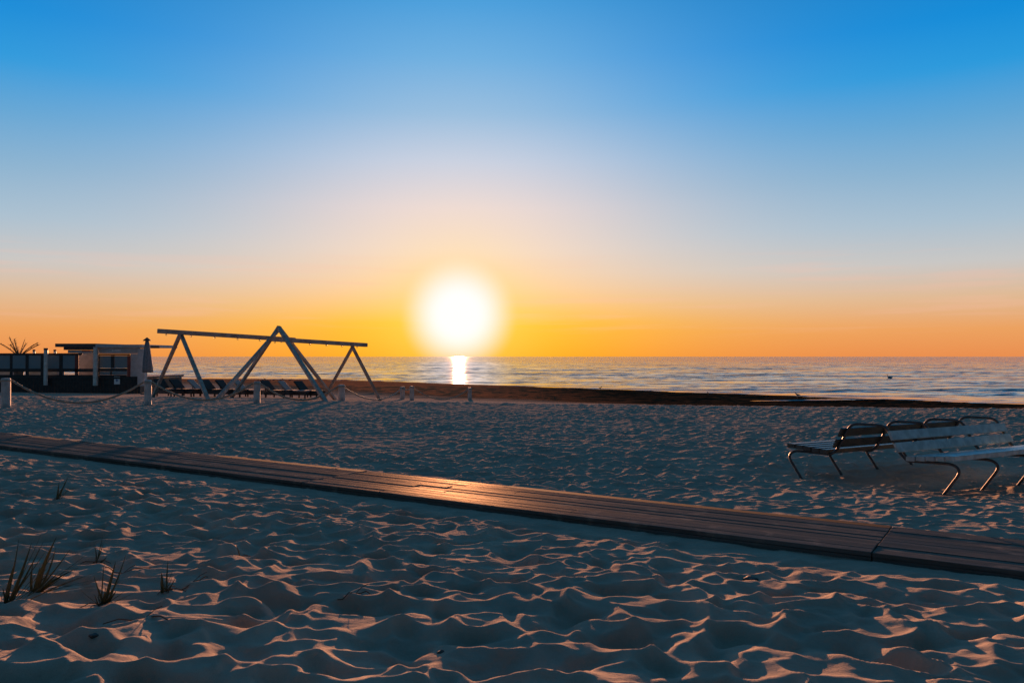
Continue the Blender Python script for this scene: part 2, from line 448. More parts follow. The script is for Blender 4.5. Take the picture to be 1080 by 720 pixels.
def wavelets(scale, stretch, detail, kx, ky):
    mp = t.node('ShaderNodeMapping'); mp.inputs['Scale'].default_value = stretch; t.link(OC, mp.inputs[0])
    n = t.node('ShaderNodeTexNoise'); n.inputs['Scale'].default_value = scale; n.inputs['Detail'].default_value = detail
    t.link(mp.outputs[0], n.inputs['Vector'])
    a = t.node('ShaderNodeVectorMath', operation='SUBTRACT'); t.link(n.outputs['Color'], a.inputs[0]); a.inputs[1].default_value = (.5, .5, .5)
    b = t.node('ShaderNodeVectorMath', operation='MULTIPLY'); t.link(a.outputs[0], b.inputs[0]); b.inputs[1].default_value = (kx, ky, 0)
    return b.outputs[0]
geo = t.node('ShaderNodeNewGeometry')
v1 = t.node('ShaderNodeVectorMath', operation='ADD'); t.link(wavelets(1.0, (.30, 2.6, 1), 4, .07, 2.5), v1.inputs[0]); t.link(wavelets(.16, (.25, 2.2, 1), 3, .02, 1.3), v1.inputs[1])
v2 = t.node('ShaderNodeVectorMath', operation='ADD'); t.link(v1.outputs[0], v2.inputs[0]); t.link(geo.outputs['Normal'], v2.inputs[1])
v3 = t.node('ShaderNodeVectorMath', operation='NORMALIZE'); t.link(v2.outputs[0], v3.inputs[0]); t.link(v3.outputs[0], p.inputs['Normal'])
sea = link('sea', sme, wm); tag(sea, kind='structure')

# ---------------------------------------------------------------- tide pool in the dark wet strip
def pool(px0, px1, py0, py1, wdt, name='tide_pool'):
    a = at(px0, py0); b = at(px1, py1); bm = bmesh.new(); n = 40; lo = []; hi = []
    for i in range(n + 1):
        f = i / n; c = a.lerp(b, f); hw = wdt * math.sin(math.pi * f) ** .5 * (.7 + .5 * rnd.random())
        lo.append(c + Vector((0, -hw, 0))); hi.append(c + Vector((0, hw, 0)))
    zz = max(float(ground_full(np.array([q.x]), np.array([q.y]))[0]) for q in lo + hi) + .03
    L_ = [bm.verts.new((q.x, q.y, zz)) for q in lo]; H_ = [bm.verts.new((q.x, q.y, zz)) for q in hi]
    for i in range(n): bm.faces.new((L_[i], L_[i + 1], H_[i + 1], H_[i]))
    return tag(finish(name, bm, wm), kind='structure')
pool(790, 945, 424.3, 423.2, .5)

# ================================================================ boardwalk
bwm = bpy.data.materials.new('boardwalk_wood'); bwm.use_nodes = True
t = NT(bwm.node_tree); p = t.n['Principled BSDF']
co = t.node('ShaderNodeTexCoord'); OC = co.outputs['Object']
g = tnoise(t, OC, 3.0, 8, (.35, 26, 6), .65); g2 = tnoise(t, OC, .9, 4, (1, 7.4, 1))
c = t.mix(t.mapr(g, .35, .65), (.075, .085, .092, 1), (.030, .034, .037, 1))
c = t.mix(t.mapr(g2, .4, .7, 0, .5), c, (.115, .112, .108, 1))
sd = tnoise(t, OC, 5, 6)
c = t.mix(t.mapr(sd, .56, .70, 0, .55), c, (.20, .175, .15, 1))
t.link(c, p.inputs['Base Color']); p.inputs['Specular IOR Level'].default_value = 0.0; p.inputs['Roughness'].default_value = 1.0
bmp = t.node('ShaderNodeBump'); bmp.inputs['Strength'].default_value = .5; bmp.inputs['Distance'].default_value = .006
t.link(g, bmp.inputs['Height']); t.link(bmp.outputs[0], p.inputs['Normal'])
gl = t.node('ShaderNodeBsdfGlossy'); t.link(t.mapr(g2, .3, .7, .46, .58), gl.inputs['Roughness']); gl.inputs['Color'].default_value = (.88, .78, .62, 1)
t.link(bmp.outputs[0], gl.inputs['Normal'])
mx = t.node('ShaderNodeMixShader'); mx.inputs[0].default_value = .05
t.link(p.outputs[0], mx.inputs[1]); t.link(gl.outputs[0], mx.inputs[2])
mo = [n for n in t.n if n.type == 'OUTPUT_MATERIAL'][0]; t.link(mx.outputs[0], mo.inputs['Surface'])
ang_bw = math.atan2(BW_D[1], BW_D[0])
# the seam seen at px 918 on the front edge
seam = float((np.array([2.73, 6.07]) - BW_A) @ BW_D)
def board_section(l0, l1):
    bm = bmesh.new(); n = 9; bw = BW_W / n
    for i in range(n):
        a_, b_ = l0 + .002 + rnd.uniform(0, .004), l1 - .002 - rnd.uniform(0, .004)
        jn = rnd.uniform(a_ + 1.2, b_ - 1.2); segs = [(a_, jn - .003), (jn + .003, b_)]
        for (p0, p1) in segs:
            zz = BW_Z + rnd.uniform(-.004, .004)
            tilt = Matrix.Rotation(rnd.uniform(-.02, .02), 3, 'X')
            box(bm, ((p0 + p1) / 2, (i + .5) * bw, zz - .018), (p1 - p0, bw - .005, .036), tilt, .005)
    # bearers and dark front board under the deck
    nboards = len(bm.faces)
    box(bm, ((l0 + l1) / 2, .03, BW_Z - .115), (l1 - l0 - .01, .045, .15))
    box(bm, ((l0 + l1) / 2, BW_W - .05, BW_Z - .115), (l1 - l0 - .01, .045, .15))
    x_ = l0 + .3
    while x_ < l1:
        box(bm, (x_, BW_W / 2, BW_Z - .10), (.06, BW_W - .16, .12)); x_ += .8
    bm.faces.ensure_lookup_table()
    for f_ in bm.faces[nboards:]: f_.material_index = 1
    me_ = bpy.data.meshes.new('boardwalk'); bmesh.ops.recalc_face_normals(bm, faces=bm.faces[:]); bm.to_mesh(me_); bm.free()
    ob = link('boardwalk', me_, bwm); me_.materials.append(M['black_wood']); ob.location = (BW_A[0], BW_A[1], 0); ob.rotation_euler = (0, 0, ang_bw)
    return tag(ob, kind='structure')
bpy.data.objects
edges = [seam + 6.2, seam, seam - 6.2, seam - 12.4, seam - 18.6, seam - 24.8]
for i in range(len(edges) - 1): board_section(edges[i + 1], edges[i])

# ================================================================ double bench
BO = Vector((4.39, 9.839, -.085)); TH = .512; PH = -.772; SP = .775
Lx = Vector((math.cos(TH), math.sin(TH), 0)); Px = Vector((math.cos(PH), math.sin(PH), 0))
bench = empty('double_bench', BO)
tag(bench, 'back-to-back slatted double bench on dark bent tubes in the sand beyond the boardwalk', 'bench')
def bp(l, p_, z): return Lx * l + Px * p_ + Vector((0, 0, z))
def slat(bm, p_, z, th_vec, wv_, l0, l1, th=.03):
    """slat centred on (p_, z), lying along L; wv_=(dp,dz) unit across direction, width"""
    dp, dz, wd = wv_
    nrm = Vector((-dz, dp))      # in (p,z)
    c = []
    for l in (l0, l1):
        for a_, b_ in ((-.5, -.5), (.5, -.5), (.5, .5), (-.5, .5)):
            c.append(bm.verts.new(bp(l, p_ + dp * wd * a_ + nrm.x * th * b_, z + dz * wd * a_ + nrm.y * th * b_)))
    fs = [(0, 1, 2, 3), (7, 6, 5, 4), (0, 4, 5, 1), (1, 5, 6, 2), (2, 6, 7, 3), (3, 7, 4, 0)]
    F_ = [bm.faces.new([c[i] for i in f]) for f in fs]
    es = list({e for f in F_ for e in f.edges})
    bmesh.ops.bevel(bm, geom=es, offset=.005, segments=2, affect='EDGES')
SL0, SL1 = -.10, 3 * SP + .12
for sgn in (-1, 1):
    l0s = SL0 + .04; l1s = SL1 if sgn < 0 else SL1
    bm = bmesh.new()
    n = 5
    for i in range(n):
        pc = sgn * (.52 + i * .107)
        slat(bm, pc, .497 + .010 * (i - 2), None, (1, 0.02 * sgn, .098), l0s + rnd.uniform(-.008, .008), l1s + rnd.uniform(-.008, .008), .056)
    finish('seat', bm, M['bench_shaded'] if sgn < 0 else M['bench_slat'], bench)
    bm = bmesh.new()
    for (pc, zc) in ((.365, .595), (.30, .735)):
        dv = Vector((-.06, .14)).normalized()
        slat(bm, sgn * pc, zc, None, (sgn * dv.x, dv.y, .115), l0s - .01, l1s - .08 + rnd.uniform(-.01, .01), .028)
    finish('backrest', bm, M['bench_shaded'] if sgn < 0 else M['bench_slat'], bench)
for k in range(4):
    l = k * SP
    bm = bmesh.new()
    half = [(.75, -.10), (.80, .02), (1.03, .37), (.955, .452), (.50, .445), (.455, .44), (.35, .55), (.235, .80)]
    pts = [bp(l, a_, z) for a_, z in half] + [bp(l, .17, .85), bp(l, -.17, .85)] + [bp(l, -a_, z) for a_, z in half[::-1]]
    tube(bm, smooth_path(pts, .085, 6), .017, 10)
    # curved knee under the rear of each seat
    for sgn in (-1, 1):
        kp = [bp(l + .012, sgn * .62, .445), bp(l + .012, sgn * .45, .40), bp(l + .012, sgn * .36, .44), bp(l + .012, sgn * .345, .56)]
    finish('frame', bm, M['bench_tube'], bench, True)

# ================================================================ rope fence
post_px = [(7, 430, 398.5, 10), (156.5, 427, 400.5, 8), (271.2, 424.5, 402, 7.5), (360.5, 423, 405.5, 8), (424.5, 421, 407.5, 5.5), (434.5, 422, 407, 5), (495.5, 421, 408.5, 4.5)]
plabels = ['thick pale rope post at the far left in front of the dark terrace skirt',
           'pale rope post just in front of the closed parasol',
           'pale rope post between the left and middle swing-frame legs, loungers behind it',
           'pale rope post by the right foot of the tall middle swing trestle',
           'shorter of the two close-set rope posts right of the swing frame, on their left',
           'right one of the two close-set rope posts right of the swing frame',
           'small rope post at the right end of the fence, below the setting sun']
tops = []
for i, (px, pb, pt_, wpx) in enumerate(post_px):
    b = at(px, pb); hgt = (pb - pt_) / F * b.y; r = wpx * .93 / F * b.y / 2
    pobj = empty('rope_post', b)
    tag(pobj, plabels[i], 'post', 'posts of the rope fence')
    bm = bmesh.new(); q = []
    zs = [-.3, 0, hgt * .5, hgt - .03, hgt - .008, hgt]; rs = [r, r, r * .98, r * .97, r * .88, r * .6]
    lean = rnd.uniform(-.015, .015)
    tube(bm, [(lean * z, 0, z) for z in zs], r, 16, True, rs)
    finish('shaft', bm, M['post_paint'], pobj, False)
    bm = bmesh.new()
    ring = [(math.cos(a_) * (r + .006), math.sin(a_) * (r + .006), hgt - .07) for a_ in np.linspace(0, 2 * math.pi, 17)]
    tube(bm, ring, .022, 6, False); finish('rope_loop', bm, M['rope'], pobj, True)
    tops.append((b, hgt, r))
def rope_span(a, b, sag, label, x0=None):
    bm = bmesh.new(); n = 36; pts = []
    for i in range(n + 1):
        f = i / n; c = a.lerp(b, f); c.z -= sag * (1 - (2 * f - 1) ** 2); pts.append(c - a)
    # three twisted strands
    for k in range(3):
        sp = []
        m_ = 160
        for j in range(m_ + 1):
            f = j / m_ * n; i = min(int(f), n - 1); c = pts[i].lerp(pts[i + 1], f - i)
            th = j * .9 + k * 2.094
            sp.append(c + Vector((.0, math.cos(th) * .016, math.sin(th) * .016)))
        tube(bm, sp, .020, 5)
    o = finish('rope', bm, M['rope'], None, True); o.location = a
    tag(o, label, 'rope', 'ropes of the rope fence')
tp = [b + Vector((0, 0, h_ - .07)) for b, h_, r in tops]
def gap(a, b, ra, rb):
    d = (b - a).normalized(); return a + d * (ra + .02), b - d * (rb + .02)
spans = [(0, 1, 420.5 + 4), (1, 2, 421.5), (2, 3, 421.5), (3, 4, 421), (4, 5, None), (5, 6, 421)]
rl = ['sagging rope in front of the terrace, longest span of the fence',
      'sagging rope span passing in front of the left swing trestle legs',
      'sagging rope span in front of the loungers, ending beside the middle trestle foot',
      'sagging rope span crossing the foot of the rightmost swing trestle',
      'very short rope between the two close-set posts',
      'thin sagging rope ending at the fence post below the sun']
for (i, j, ym), lab in zip(spans, rl):
    a, b = gap(tp[i], tp[j], tops[i][2], tops[j][2])
    if ym is None: sag = .12
    else:
        d = (a.y + b.y) / 2; zt = CAM_H - (ym - HOR) / F * d; sag = max(.1, (a.z + b.z) / 2 - zt)
        sag = min(sag, (a.z + b.z) / 2 - float(ground_base((a.x + b.x) / 2, d)) - .03)
    rope_span(a, b, sag, lab)
# the span leaving the picture on the left
a = tp[0] + Vector((-tops[0][2] - .02, 0, 0)); rope_span(a + Vector((-4.2, -1.2, 0)), a, .62, 'short visible end of rope leaving the picture at the far left')

# ================================================================ swing frame
sw = empty('swing_frame', (-9.6, 32, 0))
tag(sw, 'large weathered white timber swing frame of crossed trestles and two long beams, no swings hung', 'swing frame')
O = Vector((-9.6, 32, 0))
def P3(x, y, z): return Vector((x, y, z)) - O
def foot(px, py):
    v = at(px, py); return v - Vector((0, 0, .12)) - O
def trestle(apex, feet, th):
    apex = apex - O
    for i, f in enumerate(feet):
        bm = bmesh.new(); d = (apex - f).normalized()
        side = (feet[0] - feet[1]).normalized()
        beam(bm, f, apex + d * .06, th, th, up=side, bevel=.01)
        finish('leg', bm, M['frame_wood'], sw)
def ptd(px, py, d): return pt(px, py, d)
apL = ptd(190.4, 351.5, 31.0); trestle(apL, [foot(221.5, 421.8), foot(160.5, 418.5)], .125)
apR = ptd(371.8, 366, 35.2); trestle(apR, [foot(402.5, 422.2), foot(341, 419.5)], .12)
apM = ptd(293.6, 345.5, 32.1); trestle(apM, [foot(346, 423), foot(243, 419)], .125)
apM2 = ptd(295.0, 346.2, 32.4); trestle(apM2, [foot(356, 421.5), foot(225.5, 421.5)], .12)
# move one trestle a little along the beam so the legs pass, not merge
def swing_beam(a, b, wd, ht):
    bm = bmesh.new(); beam(bm, a - O, b - O, wd, ht, bevel=.012)
    o = finish('beam', bm, M['frame_wood'], sw)
    n = 6
    for i in range(n):
        f = (i + .35) / n; c = (a - O).lerp(b - O, f) - Vector((0, 0, ht / 2))
        bm2 = bmesh.new(); ring = [(c.x + .03 * math.cos(q), c.y, c.z - .035 + .03 * math.sin(q)) for q in np.linspace(0, 2 * math.pi, 13)]
        tube(bm2, ring, .009, 6, False); tube(bm2, [c, c - Vector((0, 0, .02))], .02, 6)
        e_ = finish('swing_hook', bm2, M['steel'], o, True)
swing_beam(ptd(166, 349.0, 30.2), ptd(311, 358.2, 33.4), .16, .17)
swing_beam(ptd(283, 357.4, 31.4), ptd(386.5, 363.8, 35.8), .16, .17)

# ================================================================ sun loungers
def make_lounger(fab):
    r = empty('sun_lounger', (0, 0, 0))
    bm = bmesh.new()                                       # base frame
    for y in (-.31, .31): box(bm, (.25, y, .22), (1.3, .05, .17), None, .008)
    for x in (-.38, .25, .88): box(bm, (x, 0, .22), (.05, .57, .15))
    finish('frame', bm, M['dark_wood'], r)
    for x in (-.30, .82):
        for y in (-.31, .31):
            bm = bmesh.new(); box(bm, (x, y, .115), (.06, .045, .24)); finish('leg', bm, M['dark_wood'], r)
    bm = bmesh.new(); box(bm, (.36, 0, .34), (1.05, .60, .07), None, .025); finish('seat', bm, fab, r)
    bm = bmesh.new(); ca = R(136)
    d = Vector((math.cos(ca), 0, math.sin(ca)))
    beam(bm, Vector((-.16, 0, .32)), Vector((-.16, 0, .32)) + d * .72, .60, .07, up=Vector((1, 0, 0)), bevel=.02); finish('backrest', bm, fab, r)
    for q in (-.2, .2):
        bm = bmesh.new(); beam(bm, Vector((-.45, q, .62)), Vector((-.40, q, .28)), .03, .03)
        finish('backrest_prop', bm, M['dark_wood'], r)
    return r
proto_d = make_lounger(M['dark_fabric']); proto_p = make_lounger(M['pale_fabric'])
def copy_tree(o, parent=None):
    c = o.copy(); COL.objects.link(c)
    if parent is not None: c.parent = parent
    for ch in list(o.children): copy_tree(ch, c)
    return c
ordn = ['first', 'second', 'third', 'fourth', 'fifth', 'sixth', 'seventh', 'eighth', 'ninth']
lou = [(176, 0, -.15), (194, 0, .0), (214, 1, .3), (227, 0, .05), (243, 0, .1), (262, 1, .25), (290, 0, .0), (309, 1, .2), (325, 0, -.05)]
used = {0: False, 1: False}
extra = ['dark sun lounger nearest the closed parasol, left end of the row on the sand',
         'dark sun lounger between the two legs of the left swing trestle',
         'pale lounger crossed by the left swing trestle',
         'dark lounger just right of the left swing trestle, near the V where two feet meet',
         'dark lounger seen between the two left legs of the middle swing trestle',
         'pale-backed lounger just left of the third rope post',
         'dark sun lounger just right of the third rope post',
         'pale-backed lounger right of the third rope post, second from row end',
         'dark sun lounger at the right end of the row, by the middle trestle foot']
for i, (px, kind, da) in enumerate(lou):
    src = proto_p if kind else proto_d
    o = src if not used[kind] else copy_tree(src)
    used[kind] = True
    d = 39.5 + (i % 3) * .35
    x = (px - 540) / F * d
    o.location = (x, d, float(ground_base(x, d)) + .03)
    o.rotation_euler = (0, 0, R(-24) + da)
    tag(o, extra[i], 'sun lounger', 'sun loungers in a row behind the rope fence')

# ================================================================ beach terrace
D0 = 47.0
def W(px, py, d=D0): return pt(px, py, d)
gzT = W(80, 418).z - .25
ter = empty('beach_terrace', (W(60, 400).x, D0 + 3, gzT))
tag(ter, 'raised dark boarded beach terrace with black skirt, left edge of the picture', 'terrace')
TO = Vector(ter.location)
def tbox(name, px0, px1, py0, py1, d0, d1, mat, parent, origin, bevel=.01):
    a = W(px0, py0, d0); b = W(px1, py1, d0)
    bm = bmesh.new(); box(bm, ((a.x + b.x) / 2 - origin.x, (d0 + d1) / 2 - origin.y, (a.z + b.z) / 2 - origin.z),
                          (abs(b.x - a.x), abs(d1 - d0), abs(a.z - b.z)), None, bevel)
    return finish(name, bm, mat, parent)
bm = bmesh.new()                                   # skirt of vertical boards
x0 = W(-80, 400).x; x1 = W(148, 400).x; zt = W(0, 397).z; xx = x0
while xx < x1 - .05:
    box(bm, (xx + .09 - TO.x, D0 - TO.y, (zt + gzT) / 2 - TO.z), (.17, .03, zt - gzT)); xx += .18
finish('skirt', bm, M['dark_wood'], ter)
bm = bmesh.new(); box(bm, ((x0 + x1) / 2 - TO.x, D0 + 3.05 - TO.y, zt - .08 - TO.z), (x1 - x0 + .1, 6.2, .12), None, .01); finish('deck', bm, M['dark_wood'], ter)
bm = bmesh.new(); yy = D0 + .1
while yy < D0 + 6:
    box(bm, (x1 - TO.x - .02, yy - TO.y, (zt + gzT) / 2 - TO.z - .08), (.03, .17, zt - gzT - .15)); yy += .18
finish('skirt', bm, M['dark_wood'], ter)

# windbreak of framed panes standing on the terrace
wb = empty('windbreak', (W(30, 397).x, D0 + .15, zt)); WO = Vector(wb.location)
tag(wb, 'dark framed windbreak with grey panes along the front of the terrace', 'windbreak')
dW = D0 + .1
tbox('top_rail', -60, 86, 372.4, 374.6, dW, dW + .08, M['dark_wood'], wb, WO)
tbox('middle_rail', -60, 102, 388.6, 392.0, dW, dW + .08, M['dark_wood'], wb, WO)
tbox('bottom_rail', -60, 102, 395.2, 397.2, dW, dW + .08, M['dark_wood'], wb, WO)
for (a_, b_) in ((-34, -31), (10.5, 13), (27, 30), (43, 46), (62.5, 66)):
    tbox('mullion', a_, b_, 374.6, 388.6, dW, dW + .08, M['dark_wood'], wb, WO)
    tbox('mullion', a_, b_, 392.0, 395.2, dW, dW + .08, M['dark_wood'], wb, WO)
tbox('mullion', 79, 82.5, 374.6, 395.2, dW, dW + .08, M['red_paint'], wb, WO)
for (a_, b_) in ((-31, 10.5), (13, 27), (30, 43), (46, 62.5), (66, 79)):
    tbox('pane', a_, b_, 374.6, 388.6, dW + .03, dW + .045, M['glass'], wb, WO, 0)
# low furniture seen through: pale seat backs and a blue banner
for j, (a_, b_, y0, y1, mt, nm, lab, cat) in enumerate((
        (-20, 13, 383.6, 388, 'wall_grey', 'lounge_sofa', 'pale blue-grey sofa behind the panes at the far left of the terrace', 'sofa'),
        (29, 62, 384.6, 388, 'wall_grey', 'lounge_sofa', 'long low grey sofa behind the middle panes of the windbreak', 'sofa'),
        )):
    s0 = W(a_, y1, D0 + 1.4); s1 = W(b_, y0, D0 + 1.4); so = empty(nm, ((s0.x + s1.x) / 2, D0 + 1.7, zt - .02)); tag(so, lab, cat, 'sofas on the terrace')
    wd = s1.x - s0.x; top = s1.z - zt
    bm = bmesh.new(); box(bm, (0, 0, .22), (wd, .8, .36), None, .04); finish('seat', bm, M[mt], so)
    bm = bmesh.new(); box(bm, (0, -.30, top - .22), (wd - .02, .18, .44), None, .05); finish('backrest', bm, M[mt], so)
    for q in (-1, 1):
        bm = bmesh.new(); box(bm, (q * (wd / 2 - .09), .02, .42), (.16, .6, .2), None, .04); finish('armrest', bm, M[mt], so)
bl = tbox('blue_banner', 66.5, 78.5, 374.8, 384.5, dW + .5, dW + .54, M['blue_cloth'], None, Vector((0, 0, 0)), .005)
tag(bl, 'blue cloth banner hanging behind the right pane of the windbreak', 'banner')

# white poles on the terrace front
for (px, y0, y1, wpx, dd, lab) in ((48.5, 367, 406, 4, D0 - .25, 'tall white pole in front of the windbreak, left of the pavilion'),
                                   (36, 368.5, 397, 2.6, D0 + 3.5, 'short dark-topped pole behind the windbreak, nearest the dry palm'),
                                   (58, 368.5, 397, 2.6, D0 + 3.5, 'short dark-topped pole behind the windbreak, just right of the tall white pole')):
    b = W(px, y1, dd); tpz = W(px, y0, dd).z
    if dd < D0: b.z = min(b.z, tpz)
    r = wpx / F * dd / 2; bm = bmesh.new()
    base = gzT if dd < D0 else zt
    bm2 = bmesh.new()
    o = empty('terrace_pole', (b.x, dd, base)); tag(o, lab, 'pole', 'poles along the terrace')
    tube(bm, [(0, 0, (W(px, 406, dd).z - base) if dd < D0 else 0), (0, 0, tpz - base - .12)], r, 12); finish('shaft', bm, M['white_paint'], o)
    tube(bm2, [(0, 0, tpz - base - .12), (0, 0, tpz - base)], r * 1.1, 12); finish('cap', bm2, M['roof_dark'], o)
    if dd < D0:
        bm3 = bmesh.new(); box(bm3, (0, .14, zt - base - .1), (.08, .26, .08)); finish('bracket', bm3, M['dark_wood'], o)
        bm3 = bmesh.new(); box(bm3, (0, .14, W(px, 405, dd).z - base + .05), (.08, .22, .08)); finish('bracket', bm3, M['dark_wood'], o)

# pavilion
pav = empty('beach_pavilion', (W(110, 397).x, D0 + 2, zt)); PO = Vector(pav.location)
tag(pav, 'flat-roofed grey beach bar pavilion with dark window and long protruding roof beam', 'pavilion')
rf = tbox('roof', 58, 100.5, 362.2, 365.8, D0 - .4, D0 + 4.5, M['roof_dark'], pav, PO)
tbox('roof', 100.6, 150, 363.2, 366.2, D0 - .4, D0 + 4.5, M['wall_grey'], pav, PO)
tbox('roof_beam', 147, 167, 364.6, 367.2, D0 + .2, D0 + .4, M['roof_dark'], pav, PO)
tbox('fascia', 67, 100, 366.0, 369.0, D0 - .1, D0, M['roof_dark'], pav, PO)
tbox('awning', 71.5, 97, 369.2, 372.2, D0 + .1, D0 + .6, M['wall_grey'], pav, PO)
tbox('back_wall', 82.6, 99, 370, 396.8, D0 + 3.6, D0 + 3.75, M['wall_pale'], pav, PO)
st = tbox('red_stripe', 86.5, 94.5, 369.2, 370.6, D0 + .05, D0 + .09, M['red_stripe'], pav, PO, 0)
tbox('corner_post', 98.3, 102.2, 363.5, 406.5, D0 - .35, D0 - .17, M['white_paint'], pav, PO)
tbox('fascia', 102.5, 147, 366.4, 372.8, D0 + .0, D0 + .12, M['wall_grey'], pav, PO)
wn = tbox('wall_panel', 137.5, 147, 372.9, 397, D0 + .02, D0 + .12, M['wall_grey'], pav, PO)
tbox('door_handle', 138, 142.5, 387.0, 387.8, D0 - .04, D0 + .01, M['dark_wood'], wn, Vector((0, 0, 0)))
bpy.data.objects[-1]
o_ = tbox('corner_post', 145.2, 152.5, 367.4, 407.0, D0 - .35, D0 - .05, M['wall_grey'], pav, PO)
# window: frame with two tall panes and two low ones
win = empty('window', (0, 0, 0)); win.parent = pav
wz = lambda n_, *a: tbox(n_, *a, pav, PO)
bpy.data.objects.remove(win)
bm = bmesh.new()
def addb(px0, px1, py0, py1):
    a = W(px0, py0, D0); b = W(px1, py1, D0)
    box(bm, ((a.x + b.x) / 2 - PO.x, D0 - PO.y, (a.z + b.z) / 2 - PO.z), (abs(b.x - a.x), .08, abs(a.z - b.z)))
addb(102.3, 137, 373.0, 374.8); addb(102.3, 134.2, 388.2, 391.6); addb(102.3, 134.2, 395.2, 397.0)
addb(102.3, 105.2, 374.9, 395.1); addb(117.5, 120.8, 374.9, 388.1); addb(116.8, 118.4, 391.7, 395.1)
wf = finish('window', bm, M['dark_wood'], pav)
tbox('jamb', 134.3, 137.2, 374.9, 397.0, D0 - .05, D0 + .03, M['red_paint'], wf, PO)
for (a_, b_, c_, d_) in ((105.3, 117.4, 375, 388), (120.9, 134.2, 375, 388), (105.3, 116.7, 391.7, 395.1), (118.5, 134.2, 391.7, 395.1)):
    tbox('pane', a_, b_, c_, d_, D0 - .01, D0 + .01, M['glass'], wf, PO, 0)
# small pale lettering on the fascia (too small to read in the photo: a row of letter-like strokes)
bm = bmesh.new(); xs = 118.0; up_ = []; yd = D0 - .012
base_l = W(118, 370.3, yd)
for wch, hch in ((1.3, 1.5), (.5, .25), (1.0, 1.3), (.5, .25), (1.2, 1.6), (.3, .6), (1.3, 1.5), (.3, .6), (1.2, 1.6), (.3, .6), (1.3, 1.4)):
    for q in (xs, xs + wch): up_.append(W(q, 370.3 - hch, yd))
    xs += wch
outl = [W(118, 370.3, yd)] + up_ + [W(xs, 370.3, yd)]
fr_ = [bm.verts.new(q - PO) for q in outl]; ff = bm.faces.new(fr_)
ex = bmesh.ops.extrude_face_region(bm, geom=[ff])
for v in [q for q in ex['geom'] if isinstance(q, bmesh.types.BMVert)]: v.co.y += .010
finish('lettering', bm, M['sign_white'], pav)
# notice plate on the skirt
no = empty('notice_plate', (W(124, 401, D0).x, D0 - .03, W(124, 401, D0).z)); tag(no, 'small white notice with a blue mark on the dark terrace skirt', 'sign')
bm = bmesh.new(); box(bm, (0, 0, 0), (.34, .02, .46), None, .004); finish('plate', bm, M['sign_white'], no)
bm = bmesh.new(); box(bm, (0, -.013, 0), (.16, .006, .05)); box(bm, (0, -.016, 0), (.05, .006, .18)); finish('emblem', bm, M['sign_blue'], no)

# closed parasol
dp = D0 - 1.4
pb = W(155.0, 416, dp); ps = empty('closed_parasol', (pb.x, dp, float(ground_base(pb.x, dp)))); PB = Vector(ps.location)
tag(ps, 'closed grey parasol with dark cap beside the right corner of the pavilion', 'parasol')
bm = bmesh.new(); tube(bm, [(0, 0, 0), (0, 0, W(155, 358, dp).z - PB.z)], .03, 10); finish('pole', bm, M['white_paint'], ps)
bm = bmesh.new()
prof = [(358.5, 3.0), (364, 5.0), (372, 6.2), (380, 8.0), (388, 9.2), (392.5, 9.0)]
rings = []; seg = 32
for j, (py, wp) in enumerate(prof):
    z = W(155, py, dp).z - PB.z; r = wp / F * dp / 2 ; amp = .10 + .10 * j / 5
    rings.append([bm.verts.new((r * (1 + amp * math.cos(8 * a_ + .6 * j)) * math.cos(a_) + .012 * j, r * (1 + amp * math.cos(8 * a_ + .6 * j)) * math.sin(a_), z + .03 * math.cos(5 * a_) * (j == 5))) for a_ in np.linspace(0, 2 * math.pi, seg, endpoint=False)])
for j in range(len(rings) - 1):
    for k in range(seg): bm.faces.new((rings[j][k], rings[j][(k + 1) % seg], rings[j + 1][(k + 1) % seg], rings[j + 1][k]))
bm.faces.new(rings[-1]); bm.faces.new(rings[0][::-1])
finish('canopy', bm, M['parasol_cloth'], ps, True)
bm = bmesh.new(); zc = W(155, 359.4, dp).z - PB.z; tube(bm, [(0, 0, zc), (0, 0, zc + .04), (0, 0, zc + .2)], .2, 12, True, [.22, .21, .02]); finish('cap', bm, M['cap_cloth'], ps)
bm = bmesh.new(); box(bm, (0, 0, .04), (.5, .5, .08), None, .02); finish('base', bm, M['roof_dark'], ps)

# dry palm in a tall planter on the terrace
pc = W(20, 397, D0 + .9); pp = empty('potted_palm', (pc.x, D0 + .9, zt)); tag(pp, 'dry spiky palm in a dark planter rising above the windbreak at far left', 'plant')
bm = bmesh.new(); tube(bm, [(0, 0, 0), (0, 0, .05), (0, 0, .75), (0, 0, .82)], .3, 14, True, [.2, .24, .34, .36]); finish('planter', bm, M['terracotta'], pp)
bm = bmesh.new(); tube(bm, [(0, 0, .7), (.02, 0, 1.0), (.0, .02, 1.2)], .07, 8, True, [.08, .07, .05]); finish('trunk', bm, M['twig'], pp)
def palm_frond(bm, base, az_, out_, up_, droop, w0=.05):
    n = 9; pts = []
    for i in range(n + 1):
        f = i / n; pts.append(base + Vector((math.cos(az_) * out_ * f, math.sin(az_) * out_ * f, up_ * f - droop * f * f)))
    tube(bm, pts, .012, 5, True, [.034 - .018 * i / n for i in range(n + 1)])
    for i in range(2, n + 1):
        d = (pts[i] - pts[i - 1]).normalized(); s = d.cross(Vector((0, 0, 1))).normalized()
        for q in (-1, 1):
            for h_ in (0, .5):
                b0 = pts[i - 1].lerp(pts[i], h_); tip = b0 + d * .20 + s * q * .17 * rnd.uniform(.6, 1.2) + Vector((0, 0, rnd.uniform(-.06, .03)))
                v = [bm.verts.new(b0 + s * .0 + Vector((0, 0, .008))), bm.verts.new(b0 + d * .09 - Vector((0, 0, .04))), bm.verts.new(tip)]
                bm.faces.new(v)
